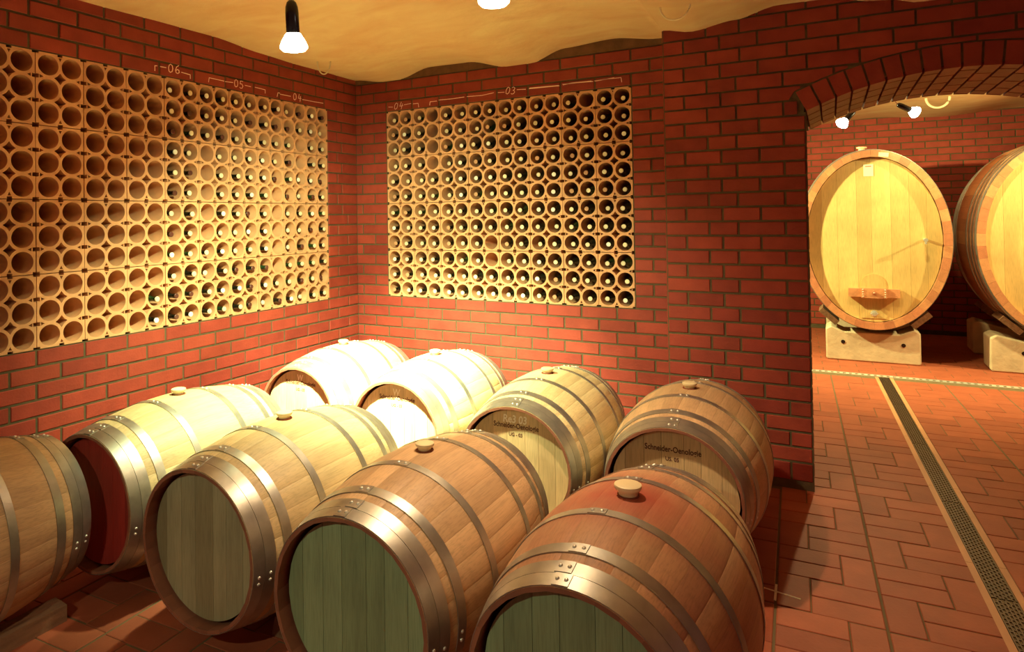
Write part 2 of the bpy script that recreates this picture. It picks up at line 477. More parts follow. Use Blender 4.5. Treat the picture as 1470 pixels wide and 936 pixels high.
# ---- room beyond the arch
R2Y = 5.60
mb = MB(); mb.box((4.1, R2Y+.1, TOPZ/2), (7.0, .2, TOPZ))
wall_far = struct('wall_far', mb.me(), M['mortar'])
ff = BrickField(wall_far)
for k in range(-28, 4):
    zc = ZB+k*CO-.017+CO/2
    for a, b in course(.82, 7.38, .25, .008 if k % 2 else .133):
        w, h = b-a-J, CO-J
        if 3.1 < (a+b)/2 < 5.8 and zc > .9 or 4.2 < (a+b)/2 < 4.9: ff.add(brick_mesh(w, h), Matrix.Translation(((a+b)/2, R2Y, zc)), w, h)
        else: ff.add(brick_mesh(w, h), Matrix.Translation(((a+b)/2, R2Y, zc)), .01, .01)
ff.build()
mb = MB(); mb.box((.7, 2.98, TOPZ/2), (.2, 5.2, TOPZ)); struct('wall_far_left', mb.me(), M['mortar'])
mb = MB(); mb.box((7.5, 2.6, TOPZ/2), (.2, 6.1, TOPZ)); struct('wall_far_right', mb.me(), M['mortar'])

# ------------------------------------------------------------------ ceilings
def interp(x, T):
    if x <= T[0][0]: return T[0][1]
    for (a, p), (b, q) in zip(T, T[1:]):
        if x <= b:
            t = (x-a)/(b-a); t = t*t*(3-2*t)
            return p+(q-p)*t
    return T[-1][1]
TB = [(0, 2.690), (.29, 2.651), (.445, 2.651), (.741, 2.717), (1.077, 2.712), (1.416, 2.639), (1.59, 2.640), (1.854, 2.714), (2.19, 2.733), (2.52, 2.690), (2.598, 2.69)]
TP = [(2.598, 2.643), (2.77, 2.612), (3.01, 2.645), (3.236, 2.693), (3.422, 2.689), (3.758, 2.634), (3.887, 2.598), (3.955, 2.597), (4.3, 2.66), (4.8, 2.70), (5.3, 2.64), (6, 2.69), (7.4, 2.66)]
TL = [(-6, 2.71), (-2.4, 2.713), (-1.75, 2.723), (-1.5, 2.726), (-1.1, 2.701), (-.7, 2.69), (-.36, 2.692), (0, 2.69)]
def ceil_z(x, y):
    base = interp(y, TL)
    e = interp(x, TB) if x < 2.6 else interp(x, TP)
    yy = y if x < 2.6 else min(y-PY, 0)
    k = math.exp(yy/.55)
    z = base+(e-base)*k
    m = math.exp(-x/.5)
    bulge = .035*math.sin(x*2.1+1.0)*math.sin(y*1.9+.4)*(1-k)*(1-m)
    return z+bulge
def slab(name, X, Y, nx, ny, fz, mat, th=.06):
    v = []; f = []
    for s in (0, th):
        for j in range(ny+1):
            for i in range(nx+1):
                x = X[0]+(X[1]-X[0])*i/nx; y = Y[0]+(Y[1]-Y[0])*j/ny
                v.append((x, y, fz(x, y)+s))
    n = (nx+1)*(ny+1)
    for j in range(ny):
        for i in range(nx):
            a = j*(nx+1)+i
            f.append((a, a+nx+1, a+nx+2, a+1)); f.append((n+a, n+a+1, n+a+nx+2, n+a+nx+1))
    return struct(name, mesh(v, f, True), mat)
slab('ceiling', (0, 2.6), (-6.0, 0.0), 80, 90, ceil_z, M['plaster'])
slab('ceiling_right', (2.6, 7.4), (-6.0, PY), 110, 84, ceil_z, M['plaster'])
def ceil2(x, y): return 2.70+.022*math.sin(x*4.3+1.2+.4*y)+.03*math.sin(y*1.5+.8)*(R2Y-y)/5
slab('ceiling_far', (.7, 7.4), (.35, R2Y), 110, 60, ceil2, M['plaster'])

# ------------------------------------------------------------------ floor
mb = MB(); mb.box((3.6, -.4, -.06), (7.6, 12.2, .112))
floor = struct('floor', mb.me(), M['grout'])
SH = -.042
tf = BrickField(floor, 'floor_tile', 'tile')
TM = {}
def tile_mesh(w, d):
    k = (round(w, 3), round(d, 3))
    if k not in TM:
        a, b, e, t = w/2, d/2, .003, .010
        v = [(-a, -b, -t), (a, -b, -t), (a, b, -t), (-a, b, -t), (-a, -b, -.002), (a, -b, -.002), (a, b, -.002), (-a, b, -.002),
             (-a+e, -b+e, 0), (a-e, -b+e, 0), (a-e, b-e, 0), (-a+e, b-e, 0)]
        f = [(8, 9, 10, 11)]
        for r in (0, 4):
            for i in range(4): f.append((r+i, r+(i+1) % 4, r+4+(i+1) % 4, r+4+i))
        me = mesh(v, f); me.materials.append(M['tile']); TM[k] = me
    return TM[k]
def put_tile(xa, xb, ya, yb, g=.005):
    xc, yc = (xa+xb)/2, (ya+yb)/2
    if xc < .03 or xc > 7.3: return
    if yc > PY-.06 and yc < PYB and (xc+SH*yc < 3.24 or xc+SH*yc > 4.76): return
    if -.07 < yc < PYB and xc < 2.6: return
    if yc > PYB and xc < .85: return
    me = tile_mesh(xb-xa-g, yb-ya-g)
    m4 = Matrix.Translation((xc+SH*yc, yc, random.uniform(-.0012, 0))) @ Matrix.Rotation(-math.atan(SH), 4, 'Z')
    tf.add(me, m4, (xb-xa), (yb-ya)*.5)
RH = .272; U = .1223; SW = 3*U+.004
strips = [3.552-SW*i for i in range(0, 10)]
strips = [(s, s+SW) for s in ([3.552]+[3.552-SW*i for i in range(1, 11)])]+[(4.052+SW*i, 4.052+SW*(i+1)) for i in range(0, 9)]
Y0 = -.535
for (sa, sb) in strips:
    a = sa+.0025; b = sb-.0025; w = (b-a)/3
    for r in range(-19, 13):
        ya = Y0+r*RH; yb = ya+RH
        if yb > 2.83: yb = 2.815
        if ya > 2.7: continue
        ym = (ya+yb)/2
        if r % 2:   # pair on the left, upright tile on the right
            put_tile(a, a+2*w, ya, ym); put_tile(a, a+2*w, ym, yb); put_tile(a+2*w, b, ya, yb)
        else:
            put_tile(a, a+w, ya, yb); put_tile(a+w, b, ya, ym); put_tile(a+w, b, ym, yb)
# tiles beyond the cross grate
y = 2.915
row = 0
while y < 5.5:
    x = 2.3+(.15 if row % 2 else 0)
    while x < 7.6:
        put_tile(x, x+.30, y, y+.15); x += .30
    y += .15; row += 1
tf.build()

# drains: one long channel towards the camera, one across
def grate_mesh(width, length, bars=7, pitch=.030, bw=.005, tie=.008):
    mb = MB(); gap = width/(bars-1)
    for i in range(bars):
        mb.box((-width/2+i*gap, 0, -.006), (bw, length, .010))
    for i in range(bars-1):
        n = int(length/pitch)
        for j in range(n):
            yy = -length/2+(j+(.5 if i % 2 else 0)+.25)*pitch
            mb.box((-width/2+(i+.5)*gap, yy, -.006), (gap-bw, tie, .010))
    return mb.me()
rzd = -math.atan(SH)
ch = empty('drain_channel', (3.982, 0, 0), rzd)
tag(ch, 'long floor drain channel with pale borders running from arch into the room', 'drain')
YN, YF = -4.6, 2.815; LC = (YF-YN); YM = (YF+YN)/2
for sx in (-1, 1):
    mb = MB()
    n = 8
    for i in range(n):
        mb.box((sx*.0575, YN+LC*(i+.5)/n, -.006), (.027, LC/n-.002, .012))
    link('border_strip', mb.me(), M['drain_stone'], ch)
mb = MB(); mb.box((0, YM, -.0055), (.09, LC, .001)); link('trough', mb.me(), M['black'], ch)
gm = grate_mesh(.078, .99); gm.materials.append(M['iron'])
for i in range(7):
    yc = YF-.50-1.0*i
    c_ = link('drain_grating', gm, None, ch, (0, yc, .001))
cg = empty('cross_drain', (5.0, 2.862, 0))
tag(cg, 'narrow pale steel drain running across the floor before the big casks', 'drain')
for sy in (-1, 1):
    mb = MB(); mb.box((0, sy*.032, -.004), (4.8, .018, .012)); link('border_strip', mb.me(), M['bright_steel'], cg)
mb = MB(); mb.box((0, 0, -.0055), (4.8, .05, .001)); link('trough', mb.me(), M['black'], cg)
mb = MB()
for i in range(96): mb.box((-2.375+i*.05, 0, -.001), (.028, .046, .004))
o = link('slotted_cover', mb.me(), M['bright_steel'], cg)

# ------------------------------------------------------------------ wine rack blocks
def rack_mesh():
    W_, H_, D_ = .2460, .3710, .27
    cu = bpy.data.curves.new('c', 'CURVE'); cu.dimensions = '2D'; cu.fill_mode = 'BOTH'; cu.extrude = D_/2
    def sp(pts):
        s = cu.splines.new('POLY'); s.points.add(len(pts)-1)
        for p, q in zip(s.points, pts): p.co = (q[0], q[1], 0, 1)
        s.use_cyclic_u = True
    w, h = W_/2, H_/2; cx_, cz_ = .0145, .0100; nw, nd, sd, sh = .0125, .011, .0145, .0100
    out = [(-w+cx_, -h), (-nw, -h), (-nw, -h+nd), (nw, -h+nd), (nw, -h), (w-cx_, -h), (w-cx_, -h+cz_), (w, -h+cz_)]
    for zc in (-.0618, .0618): out += [(w, zc-sh), (w-sd, zc-sh), (w-sd, zc+sh), (w, zc+sh)]
    out += [(w, h-cz_), (w-cx_, h-cz_), (w-cx_, h), (nw, h), (nw, h-nd), (-nw, h-nd), (-nw, h), (-w+cx_, h), (-w+cx_, h-cz_), (-w, h-cz_)]
    for zc in (.0618, -.0618): out += [(-w, zc+sh), (-w+sd, zc+sh), (-w+sd, zc-sh), (-w, zc-sh)]
    out += [(-w, -h+cz_), (-w+cx_, -h+cz_)]
    sp(out)
    R = .0525
    for cx in (-.0605, .0605):
        for cz in (-.1235, 0, .1235):
            sp([(cx+R*math.cos(-2*PI*i/28), cz+R*math.sin(-2*PI*i/28)) for i in range(28)])
    Ro = .0605
    for cz in (-.0618, .0618):     # star between four tubes
        d = .031
        p = []
        for q in range(4):
            a = q*PI/2
            p.append((d*math.cos(a), cz+d*math.sin(a)))
            p.append((.0185*math.cos(a+PI/4), cz+.0185*math.sin(a+PI/4)))
        sp(p)
        for s in (-1, 1):          # little triangles beside the side webs
            sp([(s*.1035, cz-.0095), (s*.1035, cz+.0095), (s*.085, cz)])
    for s in (-1, 1):
        sp([(-.0085, s*.1695), (.0085, s*.1695), (0, s*.152)])
    o = bpy.data.objects.new('c', cu); COL.objects.link(o)
    me = bpy.data.meshes.new_from_object(o)
    bpy.data.objects.remove(o)
    # curve lies in XY, extruded along Z: turn so that front looks to -Y and starts at y = 0
    for v in me.vertices:
        x, yy, z = v.co; v.co = (x, D_/2+z, yy)
    bm = bmesh.new(); bm.from_mesh(me)
    bmesh.ops.remove_doubles(bm, verts=bm.verts, dist=1e-5)
    bmesh.ops.recalc_face_normals(bm, faces=bm.faces); bm.to_mesh(me); bm.free()
    me.polygons.foreach_set('use_smooth', [True]*len(me.polygons)); me.set_sharp_from_angle(angle=math.radians(35))
    me.materials.clear(); me.materials.append(M['clay'])
    return me
RM = rack_mesh()
ORD = ['first', 'second', 'third', 'fourth', 'fifth', 'sixth', 'seventh', 'eighth', 'ninth', 'tenth', 'eleventh', 'twelfth',
       'thirteenth', 'fourteenth', 'fifteenth', 'sixteenth', 'seventeenth', 'eighteenth', 'nineteenth', 'twentieth']
def jr(a): return random.uniform(-a, a)
for wall in ('left', 'back'):
    for col in range(10 if wall == 'left' else 8):
        for row in range(4):
            z = RZ1-.375*(row+.5)
            if wall == 'left':
                o = link('wine_rack_block', RM, None, None, (.004+jr(.002), LY1-.25*(col+.5)+jr(.0007), z), (0, 0, PI/2))
            else:
                o = link('wine_rack_block', RM, None, None, (BX0+.25*(col+.5)+jr(.0007), -.004+jr(.002), z))
            tag(o, 'terracotta six hole bottle block, %s wall rack, %s column from corner, %s row down' % (wall, ORD[col], ORD[row]),
                'wine rack', 'terracotta bottle blocks in the %s wall' % wall)

# bottles ------------------------------------------------------------------
def bottle_meshes():
    m = Matrix.Rotation(PI/2, 4, 'X')         # local z -> -y  (neck points out of the wall)
    b = MB(); b.lathe([(.030, 0), (.0365, .004), (.0375, .012), (.0375, .175), (.036, .19), (.028, .212), (.018, .236), (.0145, .25), (.0142, .290), (.0155, .292), (.0155, .302), (.0140, .303)], 20, m)
    c = MB(); c.lathe([(.0140, .3015), (.0157, .3020), (.0157, .3065), (.0135, .3085)], 16, m)
    return b.me(True, 50), c.me(True, 40)
BM_, CM_ = bottle_meshes()
BODY = {}; CAPS = {}
for k in ('glass_dark', 'glass_green'):
    q = BM_.copy(); q.materials.append(M[k]); BODY[k] = q
for k in ('cap_cream', 'cap_dark', 'cork', 'cap_white'):
    q = CM_.copy(); q.materials.append(M[k]); CAPS[k] = q
CN = {'cap_cream': 'cream', 'cap_dark': 'dark', 'cork': 'brown', 'cap_white': 'white'}
def has_bottle(wall, hc, hr):
    """hc: hole column counted from the room corner (0..), hr: hole row from the top"""
    blk, side = hc//2, hc % 2
    if wall == 'back':
        if hc == 3 and hr <= 3: return False
        if hc == 7 and hr in (8, 9): return False
        if hc == 13 and hr == 0: return False
        return True
    # left: block 0 is nearest the corner; side 0 = nearer the corner (right in the photo)
    if blk >= 7: return False
    if blk == 6: return side == 0 and hr in (10, 11)
    if blk == 4: return not (side == 1 and 3 <= hr <= 7)
    if blk == 2: return not (side == 0 and hr in (5, 6, 7, 8, 9))
    if blk == 1: return not (side == 0 and hr in (2, 3))
    return True
def put_bottle(wall, hc, hr):
    z = RZ1-.375*(hr//3+.5)+(.1235, 0, -.1235)[hr % 3]-.0125
    blk, side = hc//2, hc % 2
    off = jr(.011)
    z += off*off/.03
    out = random.choice([.0, .0, -.012, -.02, .004, .012])
    if wall == 'back':
        x = BX0+.25*(blk+.5)+(-.0605 if side == 0 else .0605)+off
        root = empty('wine_bottle', (x, .300-out, z))
        dark = random.random() < .25
        cap = random.choice(['cap_cream']*6+['cork', 'cap_white'])
        if (hc in (3,) and 6 <= hr <= 8): dark = False
    else:
        y = LY1-.25*(blk+.5)+(.0605 if side == 0 else -.0605)+off
        root = empty('wine_bottle', (-.300+out, y, z), PI/2)
        cap = random.choice(['cap_cream']*4+['cap_white']+['cap_dark']*(4 if hc == 4 else 1))
        dark = True
    gl = 'glass_dark' if random.random() < .8 else 'glass_green'
    link('body', BODY[gl], None, root); link('capsule', CAPS[cap], None, root)
    tag(root, '%s capped bottle, %s wall rack, %s hole column from corner, %s row down' % (CN[cap], wall, ORD[hc], ORD[hr]),
        'bottle', 'wine bottles in the %s wall rack' % wall)
for hc in range(16):
    for hr in range(12):
        if has_bottle('back', hc, hr): put_bottle('back', hc, hr)
for hc in range(14):
    for hr in range(12):
        if has_bottle('left', hc, hr): put_bottle('left', hc, hr)

# ------------------------------------------------------------------ chalk marks
def chalk(wall, lines, name, label, w=.0042):
    mb = MB(); root = wall_left if wall == 'left' else wall_back
    for ln in lines:
        for (a, za), (b, zb) in zip(ln, ln[1:]):
            d = Vector((b-a, zb-za)); L_ = d.length
            if L_ < 1e-5: continue
            u = d/L_; nrm = Vector((-u.y, u.x))*w/2; u2 = u*w*.3
            pts = [(a-u2.x+nrm.x, za-u2.y+nrm.y), (a-u2.x-nrm.x, za-u2.y-nrm.y), (b+u2.x-nrm.x, zb+u2.y-nrm.y), (b+u2.x+nrm.x, zb+u2.y+nrm.y)]
            v = []
            for t in (.0078, .0055):
                for p, q in pts: v.append((t, p, q) if wall == 'left' else (p, -t, q))
            mb.add(v, [(0, 1, 2, 3), (4, 7, 6, 5), (0, 4, 5, 1), (1, 5, 6, 2), (2, 6, 7, 3), (3, 7, 4, 0)])
    o = link(name, mb.me(), M['chalk'], root); o['label'] = label
def dig(ch_, x, z, s=.050, w=.030, sl=.0):
    G = {'0': [[(.5, 1), (.15, .85), (0, .5), (.1, .12), (.45, 0), (.85, .15), (1, .5), (.9, .85), (.5, 1)]],
         '3': [[(.05, .95), (.45, 1.0), (.8, .85), (.75, .62), (.4, .52), (.8, .42), (.92, .2), (.6, .02), (.2, 0), (0, .1)]],
         '4': [[(.30, 1), (0, .36), (1.0, .40)], [(.78, .72), (.68, .35), (.60, -.08)]],
         '5': [[(.95, 1), (.25, .98), (.12, .58), (.6, .62), (.95, .35), (.7, .05), (.25, 0), (0, .1)]],
         '6': [[(.8, 1), (.3, .8), (.02, .4), (.15, .08), (.5, 0), (.9, .15), (.85, .42), (.5, .5), (.15, .35)]]}
    return [[(x+(px_-.5)*w+sl*(pz-.5)*s, z+(pz-.5)*s) for px_, pz in ln] for ln in G[ch_]]
def wob(l): return [(a, b+jr(.001)) for a, b in l]
chalk('left', [[(-1.928, 2.453), (-1.943, 2.451), (-1.943, 2.421)], [(-1.905, 2.453), (-1.866, 2.454)]]+dig('0', -1.833, 2.456)+dig('6', -1.784, 2.458)
      + [[(-1.756, 2.446), (-1.69, 2.442), (-1.69, 2.418)]], 'chalk_marking', 'white chalk bracket with 06')
chalk('left', [[(-1.549, 2.421), (-1.544, 2.449), (-1.421, 2.448)], [(-1.41, 2.447), (-1.346, 2.451)]]+dig('0', -1.318, 2.451)+dig('5', -1.272, 2.449)
      + [[(-1.239, 2.45), (-1.187, 2.449)], [(-1.148, 2.452), (-1.052, 2.449), (-1.052, 2.425)]], 'chalk_marking', 'white chalk bracket with 05')
chalk('left', [[(-.935, 2.418), (-.926, 2.448), (-.907, 2.448)], [(-.901, 2.441), (-.794, 2.442)]]+dig('0', -.748, 2.446)+dig('4', -.695, 2.447)
      + [[(-.666, 2.437), (-.53, 2.439), (-.428, 2.442)]], 'chalk_marking', 'white chalk line with 04 on the left wall')
chalk('back', [[(.339, 2.438), (.38, 2.434)]]+dig('0', .413, 2.439, sl=.2)+dig('4', .465, 2.442, sl=.2)
      + [[(.49, 2.442), (.556, 2.447)], [(.576, 2.442), (.624, 2.442), (.629, 2.411)]], 'chalk_marking', 'white chalk line with 04 on the back wall')
chalk('back', [[(.731, 2.417), (.735, 2.443), (.796, 2.443)], [(.815, 2.449), (.929, 2.447), (1.039, 2.45)], [(1.064, 2.451), (1.192, 2.447), (1.29, 2.457)],
               [(1.326, 2.455), (1.377, 2.452)]]+dig('0', 1.407, 2.461, sl=.2)+dig('3', 1.451, 2.457, sl=.2)
      + [[(1.48, 2.460), (1.548, 2.456)], [(1.575, 2.457), (1.695, 2.455), (1.807, 2.453)], [(1.58, 2.461), (1.70, 2.459), (1.80, 2.456)],
         [(1.831, 2.461), (1.936, 2.46), (2.052, 2.457)], [(1.835, 2.456), (1.9, 2.464), (2.04, 2.461)],
         [(2.063, 2.459), (2.165, 2.462), (2.248, 2.461), (2.252, 2.43)], [(2.07, 2.456), (2.20, 2.466)]], 'chalk_marking', 'long white chalk bracket with 03')

# ------------------------------------------------------------------ barrels
HL = .445; RB = .340; RE_ = .276
def brad(s): return RB-(RB-RE_)*(s/HL)**2
NST = 28
def stave_mesh():
    """outer face plus inner face, sides and ends; axis along Y, centred on +Z"""
    n = 12; th = .024; a = PI/NST; g = .0009
    ss = [-HL+2*HL*i/n for i in range(n+1)]
    v = []; f = []
    for s in ss:
        r = brad(s)
        for t, dr in ((-a, -.0012), (-a*.85, 0), (0, .0), (a*.85, 0), (a, -.0012)):
            v.append(((r+dr)*math.sin(t)*(1-g*(1 if abs(t) == a else 0)/r/a*0), s, (r+dr)*math.cos(t)))
        ri = r-th if abs(s) < HL-1e-6 else r-.011
        for t in (-a, a): v.append((ri*math.sin(t), s, ri*math.cos(t)))
    for i in range(n):
        b = i*7; c = b+7
        for k in range(4): f.append((b+k, b+k+1, c+k+1, c+k))
        f.append((b+5, c+5, c+6, b+6)); f.append((b, c, c+5, b+5)); f.append((b+4, b+6, c+6, c+4))
    f.append((0, 5, 6, 4, 3, 2, 1)); e = n*7; f.append((e, e+1, e+2, e+3, e+4, e+6, e+5))
    return mesh(v, f, True, 30)
STM = stave_mesh()
def hoop_mesh(s0, s1):
    n = 72; v = []; f = []
    for i in range(n):
        t = 2*PI*i/n
        for s, e in ((s0, .0005), (s0, .0030), (s1, .0030), (s1, .0005)):
            r = brad(s)+e; v.append((r*math.sin(t), s, r*math.cos(t)))
    for i in range(n):
        a, b = i*4, ((i+1) % n)*4
        for k in range(3): f.append((a+k, b+k, b+k+1, a+k+1))
    # lap of the band
    base = len(v); m = 5; lw = .15
    for i in range(m+1):
        t = -lw/2+lw*i/m
        for s, e in ((s0+.001, .003), (s0+.001, .0052), (s1-.001, .0052), (s1-.001, .003)):
            r = brad(s)+e; v.append((r*math.sin(t), s, r*math.cos(t)))
    for i in range(m):
        a, b = base+i*4, base+(i+1)*4
        for k in range(3): f.append((a+k, b+k, b+k+1, a+k+1))
    f.append((base, base+1, base+2, base+3)); e = base+m*4; f.append((e+3, e+2, e+1, e))
    return mesh(v, f, True, 25)
HOOPS = [(-.4435, -.4035), (-.4020, -.3620), (-.328, -.293), (-.150, -.120), (.120, .150), (.293, .328), (.3620, .4020), (.4035, .4435)]
HM = [hoop_mesh(a, b) for a, b in HOOPS]
for q in HM: q.materials.append(M['steel'])
rv = MB(); rv.lathe([(.0056, 0), (.0052, .0018), (.0035, .0034), (.0012, .0040)], 10)
RV = rv.me(True, 60); RV.materials.append(M['bright_steel'])
def plank_meshes(R, n, z_back, th, widths=None, ay=1.0):
    """vertical boards of a round/oval head, front face at local y = z_back"""
    ws = widths or [1]*n; tot = sum(ws); x = -R; out = []
    for w in ws:
        x0, x1 = x, x+2*R*w/tot; x = x1
        g = .0006
        xa, xb = x0+g, x1-g
        m = 6
        xs = [xa+(xb-xa)*i/m for i in range(m+1)]
        hh = [ay*math.sqrt(max(R*R-min(abs(q), R-.0005)**2, 1e-6)) for q in xs]
        poly = [(q, -h) for q, h in zip(xs, hh)]+[(q, h) for q, h in reversed(list(zip(xs, hh)))]
        mb = MB(); mb.prism(poly, z_back, z_back+th); out.append(mb.me())
    return out
HW = [.8, 1.1, 1.0, 1.25, .9, 1.1, .9]
HPL = plank_meshes(.2535, 7, 0, .018, HW)
bungm = MB(); bungm.lathe([(.019, -.03), (.022, .0), (.024, .012), (.030, .017), (.033, .023), (.032, .028), (.026, .0305), (.012, .0312)], 24)
BUNG = bungm.me(True, 50); BUNG.materials.append(M['silicone'])
bh = MB(); bh.lathe([(.031, -.002), (.031, .0012), (.026, .0016)], 24); BHOLE = bh.me(); BHOLE.materials.append(simple('bung_hole_rim', (.22, .05, .02), .6))
def chock_mesh():
    v = []; f = []; n = 8; L_ = .40
    for i in range(n+1):
        y = -L_/2+L_*i/n
        j = [random.uniform(-.004, .004) for _ in range(4)]
        for (x, z), q in zip(((-.045, 0), (.045, 0), (.045, .062), (-.030, .070)), j): v.append((x+q*.5, y, max(z+q*.7, 0) if z else 0))
    for i in range(n):
        a, b = i*4, i*4+4
        for k in range(4): f.append((a+k, a+(k+1) % 4, b+(k+1) % 4, b+k))
    f.append((3, 2, 1, 0)); e = n*4; f.append((e, e+1, e+2, e+3))
    return mesh(v, f)
CHK = chock_mesh(); CHK.materials.append(M['rawwood'])

def text_mesh(s, size, sx=1.0, depth=.0004, mat='ink', bold=0.0, shear=0.0):
    cu = bpy.data.curves.new('t', 'FONT'); cu.body = s; cu.size = size; cu.extrude = depth; cu.align_x = 'CENTER'; cu.offset = bold; cu.shear = shear
    cu.resolution_u = 3
    o = bpy.data.objects.new('t', cu); COL.objects.link(o)
    dg = bpy.context.evaluated_depsgraph_get()
    me = bpy.data.meshes.new_from_object(o.evaluated_get(dg)); bpy.data.objects.remove(o)
    for v in me.vertices:
        x, y, z = v.co; v.co = (x*sx, -z, y)
    me.materials.clear(); me.materials.append(M[mat]); return me

def barrel(x, y, z, rz, label, stave='oak', head='head_pale', roll=0.0, text=None, sub=None, chalked=None, group='oak barrels on the cellar floor', lap=0.0, bung_top=0.0):
    big = 1.2 if chalked is None and head == 'head_green' and lap < -.1 else 1.0
    root = empty('wine_barrel', (x, y, z), rz); tag(root, label, 'barrel', group)
    root.rotation_mode = 'XYZ'
    bobj = link('bung', BUNG, None, root, (RB*math.sin(roll), 0, RB*math.cos(roll)-.004), (0, roll, 0))
    bobj.scale = (big,)*3
    link('bung_hole', BHOLE, None, root, (RB*math.sin(roll), 0, RB*math.cos(roll)+.0002), (0, roll, 0))
    sm = M[stave] if isinstance(stave, str) else stave(bobj)
    key = 'stv_'+sm.name
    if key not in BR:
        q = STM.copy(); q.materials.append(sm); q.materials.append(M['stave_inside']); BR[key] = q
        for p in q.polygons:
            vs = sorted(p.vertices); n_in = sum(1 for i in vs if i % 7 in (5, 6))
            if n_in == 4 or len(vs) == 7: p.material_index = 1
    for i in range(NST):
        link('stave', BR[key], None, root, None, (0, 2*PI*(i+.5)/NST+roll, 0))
    for i, hm in enumerate(HM):
        a0 = lap+jr(.04)
        h = link('hoop', hm, None, root, None, (0, a0, 0))
        s = sum(HOOPS[i])/2; r = brad(s)+.0050
        tilt = math.atan(2*(RB-RE_)*s/HL**2)*-1
        for dt in (-.040, .040):
            m4 = Matrix.Rotation(dt, 4, 'Y') @ Matrix.Translation((0, s, r)) @ Matrix.Rotation(tilt, 4, 'X')
            q = link('rivet', RV, None, h); q.matrix_local = m4
        if i in (0, 1, 2, 6, 7):
            for dt in (1.75, 1.83):
                m4 = Matrix.Rotation(dt, 4, 'Y') @ Matrix.Translation((0, s, r-.0022)) @ Matrix.Rotation(tilt, 4, 'X')
                q = link('rivet', RV, None, h); q.matrix_local = m4
    hk = 'hd_'+head
    if hk not in BR:
        l = []
        for p in HPL:
            q = p.copy(); q.materials.append(M[head]); l.append(q)
        BR[hk] = l
    for p in BR[hk]:
        link('head_board', p, None, root, (0, -HL+.040, 0))
        link('head_board', p, None, root, (0, HL-.040, 0), (0, 0, PI))
    yf = -HL+.040-.0005
    if text:
        tm = text_mesh(text, .034, .76, bold=.0006); w = max(v.co.x for v in tm.vertices)-min(v.co.x for v in tm.vertices)
        for v in tm.vertices: v.co.x *= .225/w; v.co.z *= .98
        o = link('lettering', tm, None, root, (0, yf, .168)); o['label'] = 'dark lettering reading '+text
        tm = text_mesh(sub, .023, .9, bold=.0004)
        o = link('lettering', tm, None, root, (-.002, yf, .132)); o['label'] = 'small lettering reading '+sub
    if chalked:
        tm = text_mesh(chalked, .050, .85, mat='chalk2', shear=.1, bold=.0009)
        o = link('chalk_writing', tm, None, root, (-.005, yf, .193)); o['label'] = 'pale chalk writing reading '+chalked
    return root
T = 'Schneider-Oenologie'
stained = lambda ob: wood('wine_stained_staves', (.62, .35, .18), (.50, .23, .12), stain=ob)
B_ = []
B_.append(barrel(2.945, -2.61, .385, -.045, 'foreground barrel with wine stain around its big cream bung, nearest the tiled aisle', stave=stained, head='head_green', lap=-.12, group='front row of oak barrels'))
B_.append(barrel(2.225, -2.555, .385, 0, 'front row barrel with large green head, between stained barrel and its darker left neighbour', stave='oak_warm', head='head_green', lap=-.05, group='front row of oak barrels'))
B_.append(barrel(1.525, -2.50, .388, 0, 'front row barrel with dull brown-olive head, right of the wine-red headed one', head='head_dull', lap=-.05, group='front row of oak barrels'))
B_.append(barrel(.815, -2.44, .390, 0, 'barrel with dark wine-red head at the left end of the front row', head='head_red', lap=.03, group='front row of oak barrels'))
B_.append(barrel(.715, -1.10, .385, 0, 'brightly lit barrel in the back row nearest the room corner', text=T, sub='UG - 03', chalked='W', group='back row of oak barrels'))
B_.append(barrel(1.42, -1.13, .385, 0, 'brightly lit barrel, second from the corner, with W chalked on its head', text=T, sub='UG - 03', chalked='W', group='back row of oak barrels'))
B_.append(barrel(2.185, -1.29, .385, 0, 'back row barrel with Re3 chalked on its head, third from the corner', text=T, sub='UG - 03', chalked='Re3 03', group='back row of oak barrels'))
B_.append(barrel(2.884, -1.29, .385, 0, 'back row barrel beside the brick pier, lettered US. 05', stave='oak_warm', text=T, sub='US. 05', group='back row of oak barrels'))
B_.append(barrel(.67, -3.395, .385, 0, 'barrel cut off by the left edge, wedged with a rough wood block', stave='oak_warm', head='head_dull', roll=.0, lap=.05, group='foreground barrel'))
PL = ['stained foreground barrel', 'second front barrel with green head', 'third front barrel with olive head', 'front barrel with wine-red head', 'back barrel in the corner',
      'second back row barrel', 'third back row barrel', 'back barrel at the pier', 'barrel at the left edge']
for b, nm in zip(B_, PL):
    for s in (-1, 1):
        ymid = b.location.y+(.19 if nm.endswith('left edge') and s > 0 else 0)
        o = link('wooden_chock', CHK, None, None, (b.location.x+s*.161, ymid, 0), (0, 0, 0 if s > 0 else PI))
        tag(o, 'rough wood chock under the %s side of the %s' % ('right' if s > 0 else 'left', nm), 'chock', 'rough wooden chocks')

